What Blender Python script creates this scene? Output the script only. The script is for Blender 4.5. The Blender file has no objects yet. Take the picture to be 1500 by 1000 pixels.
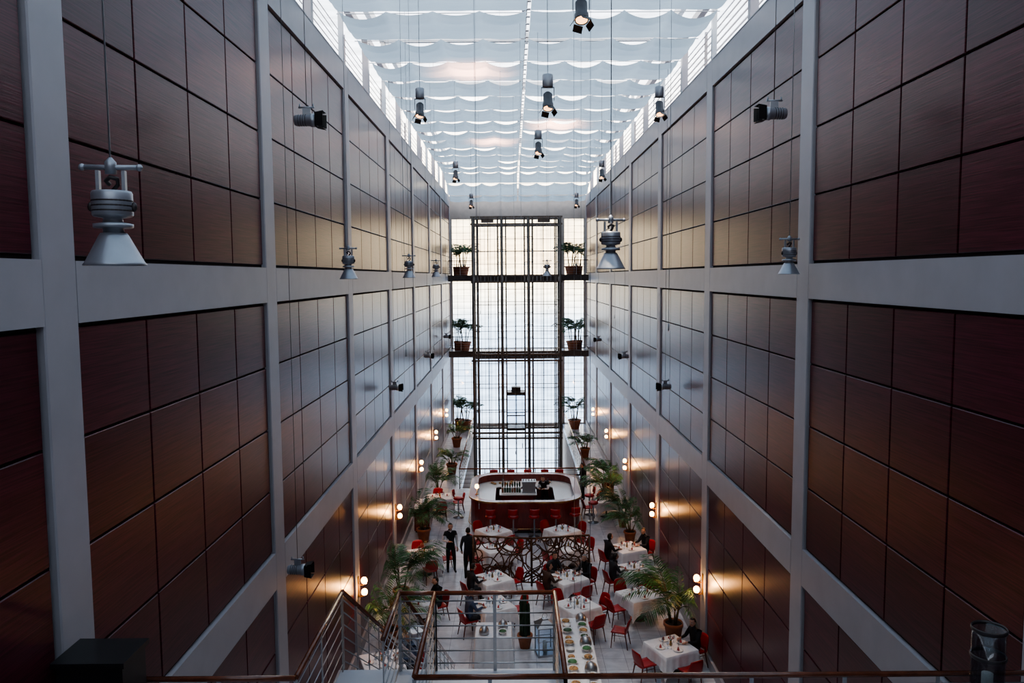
import bpy, math, random
from mathutils import Vector, Matrix
random.seed(7)
pi=math.pi
XL,XR=-4.2,5.1
CH=10.3
YE=54.3
YB=-6.0
S=bpy.context.scene

# ---------------------------------------------------------------- mesh builder
class MB:
    def __init__(s): s.v=[];s.f=[];s.m=[];s.s=[]
    def face(s,idx,m=0,sm=False):
        s.f.append(tuple(idx)); s.m.append(m); s.s.append(sm)
    def box(s,x0,x1,y0,y1,z0,z1,m=0,M=None):
        b=len(s.v)
        P=[(x0,y0,z0),(x1,y0,z0),(x1,y1,z0),(x0,y1,z0),(x0,y0,z1),(x1,y0,z1),(x1,y1,z1),(x0,y1,z1)]
        if M is not None: P=[tuple(M@Vector(p)) for p in P]
        s.v+=P
        for q in ((0,3,2,1),(4,5,6,7),(0,1,5,4),(1,2,6,5),(2,3,7,6),(3,0,4,7)):
            s.face([b+i for i in q],m)
    def panel(s,side,x,y0,y1,z0,z1,m=0,t=0.03,c=0.012):
        # chamfered panel lying against a side wall; side=+1 faces +X, -1 faces -X
        b=len(s.v); xb=x-side*t; xm=x-side*c
        P=[(xb,y0,z0),(xb,y1,z0),(xb,y1,z1),(xb,y0,z1),(xm,y0,z0),(xm,y1,z0),(xm,y1,z1),(xm,y0,z1),
           (x,y0+c,z0+c),(x,y1-c,z0+c),(x,y1-c,z1-c),(x,y0+c,z1-c)]
        s.v+=P
        for k in range(4):
            j=(k+1)%4
            s.face((b+k,b+j,b+4+j,b+4+k),m); s.face((b+4+k,b+4+j,b+8+j,b+8+k),m)
        s.face((b+8,b+9,b+10,b+11),m)
    def tube(s,pts,r,n=8,m=0,cap=True,sm=True):
        pts=[Vector(p) for p in pts]
        if not isinstance(r,(list,tuple)): r=[r]*len(pts)
        t0=(pts[1]-pts[0]).normalized()
        up=Vector((0,0,1)) if abs(t0.z)<.9 else Vector((0,1,0))
        a=t0.cross(up).normalized()
        b0=len(s.v)
        for i,p in enumerate(pts):
            if i==0: t=pts[1]-pts[0]
            elif i==len(pts)-1: t=pts[-1]-pts[-2]
            else: t=(pts[i+1]-pts[i]).normalized()+(pts[i]-pts[i-1]).normalized()
            if t.length<1e-9: t=t0.copy()
            t.normalize()
            a=a-t*a.dot(t)
            if a.length<1e-6: a=t.orthogonal()
            a.normalize(); bb=t.cross(a)
            for k in range(n):
                w=2*pi*k/n
                s.v.append(tuple(p+(a*math.cos(w)+bb*math.sin(w))*r[i]))
        for i in range(len(pts)-1):
            for k in range(n):
                k2=(k+1)%n
                s.face((b0+i*n+k,b0+i*n+k2,b0+(i+1)*n+k2,b0+(i+1)*n+k),m,sm)
        if cap:
            s.face([b0+k for k in range(n)][::-1],m)
            s.face([b0+(len(pts)-1)*n+k for k in range(n)],m)
    def lathe(s,prof,n=20,m=0,c=(0,0,0),sm=True,M=None):
        b0=len(s.v)
        for (r,z) in prof:
            for k in range(n):
                w=2*pi*k/n
                p=Vector((c[0]+r*math.cos(w),c[1]+r*math.sin(w),c[2]+z))
                if M is not None: p=M@p
                s.v.append(tuple(p))
        for i in range(len(prof)-1):
            for k in range(n):
                k2=(k+1)%n
                s.face((b0+i*n+k,b0+i*n+k2,b0+(i+1)*n+k2,b0+(i+1)*n+k),m,sm)
    def ell(s,c,rad,n=12,k=8,m=0,fn=None,keep=None):
        b0=len(s.v); c=Vector(c)
        for i in range(k+1):
            th=pi*i/k
            for j in range(n):
                ph=2*pi*j/n
                d=Vector((math.sin(th)*math.cos(ph),math.sin(th)*math.sin(ph),math.cos(th)))
                p=Vector((d.x*rad[0],d.y*rad[1],d.z*rad[2]))
                if fn: p=fn(p,d)
                s.v.append(tuple(c+p))
        for i in range(k):
            for j in range(n):
                j2=(j+1)%n
                q=(b0+i*n+j,b0+(i+1)*n+j,b0+(i+1)*n+j2,b0+i*n+j2)
                if keep:
                    th=pi*(i+.5)/k; ph=2*pi*(j+.5)/n
                    if not keep(Vector((math.sin(th)*math.cos(ph),math.sin(th)*math.sin(ph),math.cos(th)))): continue
                s.face(q,m,True)
    def sheet(s,fn,nu,nv,off,m=0,sm=True):
        off=Vector(off); b=len(s.v); N=(nu+1)*(nv+1)
        for o in ((Vector((0,0,0)),off) if off.length>0 else (Vector((0,0,0)),)):
            for j in range(nv+1):
                for i in range(nu+1):
                    s.v.append(tuple(Vector(fn(i/nu,j/nv))+o))
        I=lambda i,j:b+j*(nu+1)+i
        for j in range(nv):
            for i in range(nu):
                q=(I(i,j),I(i+1,j),I(i+1,j+1),I(i,j+1))
                s.face(q,m,sm)
                if off.length>0: s.face([x+N for x in q][::-1],m,sm)
        if off.length>0:
            for i in range(nu):
                s.face((I(i,0),I(i,0)+N,I(i+1,0)+N,I(i+1,0)),m); s.face((I(i+1,nv),I(i+1,nv)+N,I(i,nv)+N,I(i,nv)),m)
            for j in range(nv):
                s.face((I(0,j+1),I(0,j+1)+N,I(0,j)+N,I(0,j)),m); s.face((I(nu,j),I(nu,j)+N,I(nu,j+1)+N,I(nu,j+1)),m)
    def add(s,o,M=None):
        b=len(s.v)
        s.v+= [tuple(M@Vector(p)) for p in o.v] if M is not None else list(o.v)
        for f,m,sm in zip(o.f,o.m,o.s): s.face([b+i for i in f],m,sm)
    def build(s,name,mats,loc=(0,0,0),rz=0,sc=1):
        me=bpy.data.meshes.new(name)
        me.from_pydata(s.v,[],s.f)
        for mt in mats: me.materials.append(mt)
        me.polygons.foreach_set('material_index',s.m)
        me.polygons.foreach_set('use_smooth',s.s)
        me.update()
        o=bpy.data.objects.new(name,me); S.collection.objects.link(o)
        o.location=loc; o.rotation_euler=(0,0,rz); o.scale=(sc,sc,sc)
        return o
def inst(o,loc,rz=0,sc=1):
    c=o.copy(); S.collection.objects.link(c)
    c.name=o.name.split('.')[0]
    c.location=loc; c.rotation_euler=(0,0,rz); c.scale=(sc,sc,sc)
    return c

# ---------------------------------------------------------------- materials
def mat(name,col,rough=.5,metal=0,var=.15,nscale=6,bump=0,emit=None,es=0,stretch=(1,1,1),spec=.5,island=0,trans=0,coat=0):
    m=bpy.data.materials.new(name); m.use_nodes=True
    nt=m.node_tree; N=nt.nodes; L=nt.links; b=N['Principled BSDF']
    tc=N.new('ShaderNodeTexCoord'); mp=N.new('ShaderNodeMapping'); mp.inputs['Scale'].default_value=stretch
    L.new(tc.outputs['Object'],mp.inputs[0])
    ns=N.new('ShaderNodeTexNoise'); ns.inputs['Scale'].default_value=nscale; ns.inputs['Detail'].default_value=4
    L.new(mp.outputs[0],ns.inputs['Vector'])
    rp=N.new('ShaderNodeValToRGB')
    rp.color_ramp.elements[0].position=.3; rp.color_ramp.elements[1].position=.7
    rp.color_ramp.elements[0].color=tuple(c*(1-var) for c in col)+(1,)
    rp.color_ramp.elements[1].color=tuple(min(1,c*(1+var)) for c in col)+(1,)
    L.new(ns.outputs['Fac'],rp.inputs[0])
    out=rp.outputs[0]
    if island:
        g=N.new('ShaderNodeNewGeometry'); mr=N.new('ShaderNodeMapRange')
        mr.inputs['To Min'].default_value=1-island; mr.inputs['To Max'].default_value=1+island
        L.new(g.outputs['Random Per Island'],mr.inputs[0])
        vm=N.new('ShaderNodeVectorMath'); vm.operation='SCALE'
        L.new(out,vm.inputs[0]); L.new(mr.outputs[0],vm.inputs['Scale']); out=vm.outputs[0]
    L.new(out,b.inputs['Base Color'])
    b.inputs['Roughness'].default_value=rough; b.inputs['Metallic'].default_value=metal
    b.inputs['Specular IOR Level'].default_value=spec
    b.inputs['Transmission Weight'].default_value=trans
    b.inputs['Coat Weight'].default_value=coat
    if bump:
        bp=N.new('ShaderNodeBump'); bp.inputs['Strength'].default_value=bump; bp.inputs['Distance'].default_value=.02
        L.new(ns.outputs['Fac'],bp.inputs['Height']); L.new(bp.outputs[0],b.inputs['Normal'])
    if emit:
        b.inputs['Emission Color'].default_value=emit+(1,); b.inputs['Emission Strength'].default_value=es
    return m

M_panel=mat('maroon_stained_wood',(.076,.0125,.022),.28,0,.5,3,.08,stretch=(1,.5,22),island=.2,spec=.32)
M_frame=mat('grey_painted_frame',(.40,.385,.41),.42,0,.05,2,.02)
M_roof=mat('white_painted_steel',(.6,.63,.66),.5,0,.05,2)
M_back=mat('dark_reveal',(.02,.012,.012),.8)
M_steel=mat('brushed_steel',(.42,.43,.45),.35,.8,.1,20)
M_alu=mat('cast_aluminium',(.38,.40,.44),.36,.55,.06,10)
M_body=mat('grey_lamp_body',(.11,.11,.12),.45,.4,.15,12)
M_dark=mat('dark_steel',(.075,.065,.065),.45,.5,.2,8)
M_tower=mat('tower_bronze_steel',(.14,.115,.10),.4,.6,.2,8)
M_black=mat('black_lacquer',(.012,.012,.013),.4,0,.2)
M_rail=mat('varnished_handrail_wood',(.16,.05,.025),.25,0,.3,8,stretch=(1,1,1),coat=.4)
M_red=mat('red_lacquer',(.36,.009,.010),.38,0,.15,5)
M_redwood=mat('red_stained_legs',(.12,.02,.014),.4,0,.2,10)
M_cloth=mat('white_linen',(.82,.81,.82),.85,0,.04,12,.05)
M_white=mat('porcelain',(.82,.82,.8),.25,0,.03)
M_terra=mat('terracotta',(.36,.13,.06),.7,0,.2,7,.1)
M_soil=mat('soil',(.03,.02,.015),.95,0,.4,30,.4)
M_leaf=mat('palm_leaf',(.045,.13,.045),.5,0,.5,5,island=.45)
M_stem=mat('palm_stem',(.10,.08,.035),.7,0,.4,15)
M_cactus=mat('cactus_green',(.02,.05,.025),.6,0,.3,20,.2)
M_brass=mat('aged_brass',(.5,.3,.12),.3,.9,.2,8)
M_bronze=mat('bronze_branches',(.15,.075,.045),.4,.6,.4,12,.2)
M_barwood=mat('bar_front_wood',(.19,.022,.018),.28,0,.3,4,stretch=(8,8,1),coat=.3)
M_slab=mat('balcony_marble',(.55,.55,.58),.3,0,.08,2)
M_wallcream=mat('cream_plaster',(.46,.41,.37),.7,0,.08,3)
M_dish=mat('food',(.45,.25,.1),.6,0,.8,25,.3)
M_bottle=mat('green_bottle_glass',(.02,.06,.03),.08,0,.3)
M_amber=mat('amber_bottle_glass',(.22,.07,.02),.08,0,.3)
M_napkin=mat('rose_napkin',(.5,.09,.08),.8,0,.2)
M_globe=mat('lit_globe',(1,.8,.5),.4,emit=(1,.56,.22),es=10)
M_lens=mat('lit_lens',(1,.85,.6),.4,emit=(1,.48,.20),es=3)
M_wax=mat('candle_wax',(.8,.74,.6),.5)
M_cable=mat('steel_cable',(.35,.36,.38),.4,.6)

def glass(name,tint=(.9,.95,1),gl=.08):
    m=bpy.data.materials.new(name); m.use_nodes=True; nt=m.node_tree; N=nt.nodes; L=nt.links
    N.remove(N['Principled BSDF']); o=N['Material Output']
    t=N.new('ShaderNodeBsdfTransparent'); t.inputs[0].default_value=tint+(1,)
    g=N.new('ShaderNodeBsdfGlossy'); g.inputs['Roughness'].default_value=.05
    n=N.new('ShaderNodeTexNoise'); n.inputs['Scale'].default_value=2
    mr=N.new('ShaderNodeMapRange'); mr.inputs['To Min'].default_value=gl*.7; mr.inputs['To Max'].default_value=gl*1.3
    L.new(n.outputs[0],mr.inputs[0])
    x=N.new('ShaderNodeMixShader'); L.new(mr.outputs[0],x.inputs[0]); L.new(t.outputs[0],x.inputs[1]); L.new(g.outputs[0],x.inputs[2])
    L.new(x.outputs[0],o.inputs[0]); return m
M_glass=glass('clear_glass',gl=.04); M_glass2=glass('vessel_glass',(.72,.76,.80),.06)

# translucent sail cloth
def sailmat():
    m=bpy.data.materials.new('sail_cloth'); m.use_nodes=True; nt=m.node_tree; N=nt.nodes; L=nt.links
    N.remove(N['Principled BSDF']); o=N['Material Output']
    tc=N.new('ShaderNodeTexCoord'); ns=N.new('ShaderNodeTexNoise'); ns.inputs['Scale'].default_value=.6; ns.inputs['Detail'].default_value=3
    L.new(tc.outputs['Object'],ns.inputs['Vector'])
    rp=N.new('ShaderNodeValToRGB'); rp.color_ramp.elements[0].color=(.21,.265,.30,1); rp.color_ramp.elements[1].color=(.34,.39,.42,1)
    L.new(ns.outputs[0],rp.inputs[0])
    t=N.new('ShaderNodeBsdfTranslucent'); d=N.new('ShaderNodeBsdfDiffuse')
    L.new(rp.outputs[0],t.inputs[0]); L.new(rp.outputs[0],d.inputs[0])
    x=N.new('ShaderNodeMixShader'); x.inputs[0].default_value=.2
    L.new(t.outputs[0],x.inputs[1]); L.new(d.outputs[0],x.inputs[2]); L.new(x.outputs[0],o.inputs[0]); return m
M_sail=sailmat()

# marble floor tiles
def floormat():
    m=bpy.data.materials.new('marble_floor_tiles'); m.use_nodes=True; nt=m.node_tree; N=nt.nodes; L=nt.links
    b=N['Principled BSDF']; tc=N.new('ShaderNodeTexCoord')
    br=N.new('ShaderNodeTexBrick'); br.offset=0
    br.inputs['Scale'].default_value=1; br.inputs['Brick Width'].default_value=.6; br.inputs['Row Height'].default_value=.6
    br.inputs['Mortar Size'].default_value=.006; br.inputs['Color1'].default_value=(.66,.66,.68,1); br.inputs['Color2'].default_value=(.58,.58,.61,1); br.inputs['Mortar'].default_value=(.3,.3,.32,1)
    L.new(tc.outputs['Object'],br.inputs['Vector'])
    ns=N.new('ShaderNodeTexNoise'); ns.inputs['Scale'].default_value=1.5; ns.inputs['Detail'].default_value=8; ns.inputs['Distortion'].default_value=1.5
    L.new(tc.outputs['Object'],ns.inputs['Vector'])
    rp=N.new('ShaderNodeValToRGB'); rp.color_ramp.elements[0].position=.35; rp.color_ramp.elements[0].color=(.78,.78,.8,1); rp.color_ramp.elements[1].position=.6; rp.color_ramp.elements[1].color=(1,1,1,1)
    L.new(ns.outputs[0],rp.inputs[0])
    mx=N.new('ShaderNodeMixRGB'); mx.blend_type='MULTIPLY'; mx.inputs[0].default_value=1
    L.new(br.outputs[0],mx.inputs[1]); L.new(rp.outputs[0],mx.inputs[2]); L.new(mx.outputs[0],b.inputs['Base Color'])
    b.inputs['Roughness'].default_value=.22; return m
M_floor=floormat()

# ---------------------------------------------------------------- world
w=bpy.data.worlds.new('sky'); S.world=w; w.use_nodes=True; nt=w.node_tree; N=nt.nodes; L=nt.links
bg=N['Background']; tc=N.new('ShaderNodeTexCoord'); sx=N.new('ShaderNodeSeparateXYZ'); L.new(tc.outputs['Generated'],sx.inputs[0])
mr=N.new('ShaderNodeMapRange'); mr.inputs['From Min'].default_value=-1; L.new(sx.outputs['Z'],mr.inputs[0])
rp=N.new('ShaderNodeValToRGB'); L.new(mr.outputs[0],rp.inputs[0]); cr=rp.color_ramp
cr.elements[0].position=.0; cr.elements[0].color=(.30,.33,.38,1)
cr.elements[1].position=1; cr.elements[1].color=(.62,.72,.88,1)
for p,c in ((.40,(.40,.45,.52)),(.452,(.36,.43,.52)),(.472,(.52,.56,.60)),(.49,(1,.80,.55)),(.512,(1,.68,.38)),(.535,(1,.75,.46)),(.56,(1,.88,.72)),(.64,(.86,.91,1))):
    e=cr.elements.new(p); e.color=c+(1,)
ns=N.new('ShaderNodeTexNoise'); mp=N.new('ShaderNodeMapping'); mp.inputs['Scale'].default_value=(6,6,40); L.new(tc.outputs['Generated'],mp.inputs[0]); L.new(mp.outputs[0],ns.inputs['Vector'])
m2=N.new('ShaderNodeMapRange'); m2.inputs['From Min'].default_value=.3; m2.inputs['From Max'].default_value=.7; m2.inputs['To Min'].default_value=.75; m2.inputs['To Max'].default_value=1.2
L.new(ns.outputs[0],m2.inputs[0])
vm=N.new('ShaderNodeVectorMath'); vm.operation='SCALE'; L.new(rp.outputs[0],vm.inputs[0]); L.new(m2.outputs[0],vm.inputs['Scale']); L.new(vm.outputs[0],bg.inputs[0])
# sunset-bright horizon, dimmer zenith
m3=N.new('ShaderNodeMapRange'); m3.inputs['From Min'].default_value=.12; m3.inputs['From Max'].default_value=.3; m3.inputs['To Min'].default_value=5.2; m3.inputs['To Max'].default_value=2.9
L.new(sx.outputs['Z'],m3.inputs[0]); L.new(m3.outputs[0],bg.inputs[1])

# ---------------------------------------------------------------- walls
MULL=[7.05+6.75*i for i in range(-2,8)]   # -6.45 .. 54.3
MULL[2]=7.33
ZT=15.7
TIERS=[(.30,4.8),(5.45,9.88),(10.48,15.05)]
for side,X,nm in ((1,XL,'left'),(-1,XR,'right')):
    b=MB(); x1=X-side*.09; x2=X-side*.4
    b.box(min(x1,x2),max(x1,x2),YB-.6,YE+.5,-.3,ZT-.02); b.build('wall_'+nm,[M_back])
    b=MB()
    for y in MULL:
        b.panel(side,X,y-.28,y+.28,0,ZT,0,.085,.015)
    for (z0,z1) in ((0,.30),(4.8,5.45),(9.88,10.48),(15.05,15.7)):
        for i in range(len(MULL)-1):
            b.panel(side,X,MULL[i]+.28,MULL[i+1]-.28,z0,z1,0,.085,.0)
    xt0,xt1=sorted((X,X-side*.45)); b.box(xt0,xt1,YB-.6,YE+.5,ZT-.02,ZT+.03)
    b.build('trim_frame_'+nm,[M_frame])
    b=MB(); xp=X-side*.045; g=.014
    for i in range(len(MULL)-1):
        ya,yb=MULL[i]+.28+.04,MULL[i+1]-.28-.04
        if i==0: ya=YB+.05
        for (z0,z1) in TIERS:
            z0+=.035; z1-=.035
            for r in range(4):
                for c in range(4):
                    b.panel(side,xp,ya+(yb-ya)*c/4+g,ya+(yb-ya)*(c+1)/4-g,z0+(z1-z0)*r/4+g,z0+(z1-z0)*(r+1)/4-g,0,.040,.008)
    b.build('acoustic_wood_panelling',[M_panel])
    # clerestory: posts + louvres
    b=MB()
    for y in [m+3.5 for m in MULL[:-1]]:
        xa,xb=sorted((X-side*.02,X-side*.2)); b.box(xa,xb,y-.1,y+.1,ZT+.02,17.3)
    xa,xb=sorted((X-side*.02,X-side*.2)); b.box(xa,xb,YB,YE,17.3,17.5)
    b.build('clerestory_posts',[M_frame])
    b=MB()
    for k in range(9):
        z=ZT+.12+k*.20
        M=Matrix.Translation((X-side*.75,0,z))@Matrix.Rotation(side*.95,4,'Y')
        b.box(-.11,.11,YB,YE-.5,-.012,.012,0,M)
    for y in [m+3.5 for m in MULL[:-1]]:
        xc=X-side*.75; b.box(xc-.04,xc+.04,y-.03,y+.03,ZT-.1,17.5)
    b.box(*sorted((X-side*.4,X-side*.95)),YB,YE-.5,ZT-.2,ZT-.02)
    b.build('window_louvres',[M_frame])

# ---------------------------------------------------------------- ceiling sails
def clamp(x,a,b): return max(a,min(b,x))
b=MB(); y=-5.0; XC=.45
random.seed(3)
zfar=lambda y: 16.62-(.0 if y<48 else 1.25*((y-48)/5.6)**1.2)
while y<53.4:
    y1=min(y+2.2,53.6)
    for half in (0,1):
        xa,xb=((XL+.12,XC-.05),(XC+.05,XR-.12))[half]
        nc=4; ph=[random.uniform(.25,1.3) for _ in range(nc)]; of=[random.uniform(.04,.30) for _ in range(nc)]
        def fn(u,v,xa=xa,xb=xb,ph=ph,y=y,y1=y1,of=of):
            c=min(nc-1,int(u*nc*.9999)); a=abs(math.sin(pi*u*nc)); s=a**.8*ph[c]
            yy=y+(y1-y)*v
            fold=abs(math.sin(pi*(3*v+of[c]*a*math.sin(pi*v))))
            z=zfar(yy)-.15*s*(1-v)**2.5-.07*math.sin(pi*v)-.12*fold*(.25+.75*a)*(1-.3*v)
            return (xa+(xb-xa)*u, yy+.05*s*(1-v)**2, z)
        b.sheet(fn,nc*12,24,(0,0,0),0)
    y=y1+.012
b.build('ceiling',[M_sail])
b=MB()
for y in [13+2.21*i for i in range(19)]:
    b.tube([(XL,y,zfar(y)+.05),(XR,y,zfar(y)+.05)],.012,6)
for y in MULL[1:]:
    b.box(XL-.2,XR+.2,y-.08,y+.08,18.2,18.5)
    for x in (XL-.1,XR+.1): b.box(x-.06,x+.06,y-.06,y+.06,15.73,18.3)
for x in (XL-.1,XC,XR+.1): b.box(x-.08,x+.08,YB,YE,18.2,18.5)
y=0
while y<53: b.box(XC-.05,XC+.05,y,y+.10,zfar(y)+.01,zfar(y)+.03); y+=.55
b.build('roof_frame',[M_roof])

# ---------------------------------------------------------------- floors
PX0,PX1,PY0=-2.55,3.5,37.6
b=MB()
b.box(XL-.08,XR+.08,YB,PY0,-.3,0); b.box(XL-.08,PX0,PY0,YE+.3,-.3,0); b.box(PX1,XR+.08,PY0,YE+.3,-.3,0)
b.build('floor',[M_floor])
b=MB(); b.box(PX0-.4,PX1+.4,PY0-3,YE+.3,-5.5,-5.2); b.build('floor_lower',[M_floor])
b=MB(); b.box(PX0-.3,PX0,PY0-3,YE,-5.2,-.3); b.box(PX1,PX1+.3,PY0-3,YE,-5.2,-.3); b.box(PX0,PX1,PY0-3.2,PY0-3,-5.2,-.3)
b.build('wall_lower',[M_wallcream])
# ---------------------------------------------------------------- balconies / stairs
b=MB(); b.box(XL,XR,YB,7.4,5.1,5.4); b.box(-2.2,.55,7.4,9.47,5.15,5.4)
b.build('balcony_slab',[M_slab])
b=MB(); b.box(XL,XR,YB,1.0,8.4,8.65); b.build('viewing_balcony_slab',[M_slab])
b=MB(); b.box(XL-.3,XR+.3,YB-.3,YB,-.3,15.7); b.build('wall_back',[M_wallcream])

def railing(b,p0,p1,h=1.0,nb=6,sp=.9,mw=0,ms=1,rr=.028):
    p0=Vector(p0);p1=Vector(p1); d=p1-p0; n=max(1,round(d.length/sp)); H=Vector((0,0,h))
    b.tube([p0+H,p1+H],rr,10,mw)
    for i in range(n+1):
        p=p0+d*(i/n); dn=d.normalized()*.02; sd=Vector((-d.y,d.x,0)).normalized()*.006
        bb=len(b.v)
        for z in (0,h-.02):
            for a in (-dn-sd,dn-sd,dn+sd,-dn+sd): b.v.append(tuple(p+a+Vector((0,0,z))))
        for q in ((0,3,2,1),(4,5,6,7),(0,1,5,4),(1,2,6,5),(2,3,7,6),(3,0,4,7)): b.face([bb+k for k in q],ms)
    for k in range(nb):
        z=Vector((0,0,.1+(h-.2)*k/(nb-1)))
        b.tube([p0+z,p1+z],.008,6,ms)
z0=5.4
b=MB()
railing(b,(-3.65,7.38,z0),(-2.14,7.38,z0)); railing(b,(-2.14,7.4,z0),(-2.14,9.43,z0))
railing(b,(-1.42,8.2,z0),(-1.42,9.43,z0)); railing(b,(-1.42,9.43,z0),(-.98,9.43,z0))
railing(b,(-.98,9.43,z0),(-.98,7.4,z0)); railing(b,(-.98,9.43,z0),(.5,9.43,z0)); railing(b,(.5,9.43,z0),(.5,7.4,z0))
railing(b,(-.98,7.38,z0),(.5,7.38,z0)); railing(b,(.5,7.38,z0),(5.05,7.38,z0))
b.build('balcony_railing',[M_rail,M_steel])
b=MB()
nst=32; ris=5.4/nst; tr=.27
for i in range(1,nst):
    zt=5.4-i*ris; ya=9.47+(i-1)*tr
    b.box(-2.14,-1.42,ya,ya+tr+.02,zt-.05,zt,0)
ye=9.47+(nst-1)*tr
for x in (-2.18,-1.40):
    M=None; bb=len(b.v)
    P=[(x,9.4,5.05),(x,9.4,5.35),(x,ye+.1,.12),(x,ye+.1,0),(x,ye-.3,0)]
    b.v+=P+[(p[0]+.03,p[1],p[2]) for p in P]
    b.face([bb+k for k in range(5)],1); b.face([bb+5+k for k in range(5)][::-1],1)
    for k in range(5): b.face((bb+k,bb+(k+1)%5,bb+5+(k+1)%5,bb+5+k),1)
for x in (-2.14,-1.42): railing(b,(x,9.5,5.4),(x,ye,.17),sp=1.0,mw=2,ms=1)
b.build('staircase',[M_slab,M_steel,M_rail])
b=MB(); railing(b,(XL+.05,.95,8.65),(XR-.05,.95,8.65),h=.05,nb=2,sp=3); b.build('balcony_kerb_rail',[M_rail,M_steel])

# speaker cabinet
b=MB(); b.box(-.3,.3,-.22,.22,.04,1.45); b.box(-.33,.33,-.25,.25,1.45,1.5); b.box(-.27,.27,-.2,.2,0,.04)
b.lathe([(.0,.225),(.16,.225),(.19,.245),(.21,.225)],24,1,(0,.4,0),M=Matrix.Rotation(-pi/2,4,'X'))
b.lathe([(.0,.225),(.10,.225),(.12,.24),(.13,.225)],24,1,(0,1.0,0),M=Matrix.Rotation(-pi/2,4,'X'))
b.build('loudspeaker_cabinet',[M_black,M_dark],(-3.82,7.0,5.38))
# glass hurricane on pedestal
b=MB()
b.lathe([(0,0),(.16,0),(.16,.03),(.04,.06),(.035,.85),(.15,.9),(.15,.93),(0,.93)],20,0)
b.lathe([(.145,.93),(.145,1.58),(.135,1.58),(.135,.95)],28,1)
for z in (.95,1.3,1.56): b.lathe([(.15,z),(.156,z+.01),(.156,z+.03),(.15,z+.04),(.144,z+.02),(.15,z)],28,0)
b.lathe([(0,.94),(.05,.94),(.05,1.15),(0,1.16)],16,2)
b.build('hurricane_candle_stand',[M_dark,M_glass2,M_wax],(4.45,7.1,5.4))

# ---------------------------------------------------------------- far end wall, windows, galleries
b=MB()
b.box(XL,XR,YE,YE+.3,14.25,16.3); b.box(XL,XR,YE-.02,YE+.02,14.2,14.3)
for (xa,xb) in ((XL,XL+.12),(-2.75,-2.5),(3.4,3.65),(XR-.12,XR)): b.box(xa,xb,YE,YE+.3,-5.2,14.25)
for z in (10.0,4.95,-.35): b.box(XL,XR,YE,YE+.3,z,z+.4)
b.build('wall_end',[M_wallcream])
b=MB(); x=XL
while x<XR:
    inner=-2.5<x<3.4
    if not inner or int(round((x-XL)/.45))%2==0: b.box(x-.012,x+.012,YE+.08,YE+.14,-5.2,14.25)
    x+=.45
z=-5.2
while z<14.2:
    b.box(XL,-2.6,YE+.08,YE+.14,z-.012,z+.012); b.box(3.5,XR,YE+.08,YE+.14,z-.012,z+.012)
    if int(round((z+5.2)/.43))%2==0: b.box(-2.6,3.5,YE+.08,YE+.14,z-.018,z+.018)
    z+=.43
b.box(XL,XR,YE+.10,YE+.11,-5.2,14.25,1)
b.build('window_1',[M_roof,M_glass])
b=MB()
for zt in (10.35,5.3):
    b.box(XL,XR,52.2,YE,zt-.32,zt,0)
    b.box(XL,XR,52.15,52.2,zt-.36,zt+.04,1)
b.build('gallery_slab',[M_slab,M_dark])
b=MB()
for zt in (10.35,5.3):
    railing(b,(XL,52.25,zt),(-2.6,52.25,zt),1.0,6,.8); railing(b,(3.5,52.25,zt),(XR,52.25,zt),1.0,6,.8)
b.build('gallery_railing',[M_dark,M_steel])

# floor-opening balustrades
b=MB()
railing(b,(PX0-.05,PY0-.1,0),(PX0-.05,52.3,0),1.0,5,1.2,0,1,.035)
railing(b,(PX1+.05,PY0-.1,0),(PX1+.05,52.3,0),1.0,5,1.2,0,1,.035)
railing(b,(PX0-.05,PY0-.1,0),(PX1+.05,PY0-.1,0),1.0,5,1.2,0,1,.035)
b.build('stairwell_balustrade',[M_rail,M_dark])

# ---------------------------------------------------------------- lift tower
b=MB()
zb,zt=-5.2,14.1
cols=[-2.45,-.62,1.1,3.1]
for i,x in enumerate(cols):
    for y in (50.2,51.9):
        b.tube([(x,y,zb),(x,y,zt)],.085,8,0)
        for dx in (-.26,.26):
            if (i==0 and dx<0) or (i==3 and dx>0): continue
            b.tube([(x+dx,y,zb),(x+dx,y,zt)],.04,6,0)
    z=zb+.4
    while z<zt:
        xa=x-.26 if i>0 else x; xb=x+.26 if i<3 else x
        b.tube([(xa,50.2,z),(xb,50.2,z)],.02,5,0)
        b.tube([(x,50.2,z),(x,51.9,z)],.02,5,0)
        z+=.8
for x in (-1.54,.24,2.1): b.tube([(x,51.9,zb),(x,51.9,zt)],.03,6,0)
for z in (-.15,.2,4.9,5.3,9.95,10.35,13.6,14.05):
    for y in (50.2,51.9):
        b.box(-2.6,3.25,y-.05,y+.05,z-.06,z+.06)
    for x in cols: b.box(x-.05,x+.05,50.2,52.1,z-.05,z+.05)
for z in (1.7,3.4,6.8,8.5,11.9,-1.8,-3.4):
    b.box(-2.5,3.15,50.18,50.22,z-.02,z+.02)
for (xa,xb) in ((-2.45,-.62),(1.1,3.1)):
    xm=(xa+xb)/2
    for dx in (-.45,-.2,.2,.45): b.tube([(xm+dx,51,zb),(xm+dx,51,14)],.014,5,1)
    b.box(xm-.4,xm+.4,50.8,51.2,13.75,14.0)
b.build('lift_shaft_tower',[M_tower,M_cable])
def car(z,x):
    b=MB()
    b.box(-.60,.60,-.6,.6,0,.16); b.box(-.60,.60,-.6,.6,2.3,2.5); b.box(-.3,.3,-.3,.3,2.5,2.8)
    for sx in (-.58,.58):
        for sy in (-.58,.58): b.box(sx-.025,sx+.025,sy-.025,sy+.025,.12,2.3)
    for sy in (-.58,.58): b.box(-.6,.6,sy-.015,sy+.015,.95,1.02)
    b.box(-.6,.6,-.59,-.58,.12,2.3,1)
    b.build('glass_lift_car',[M_dark,M_glass],(x,51.05,z))
car(.3,.24)

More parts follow.
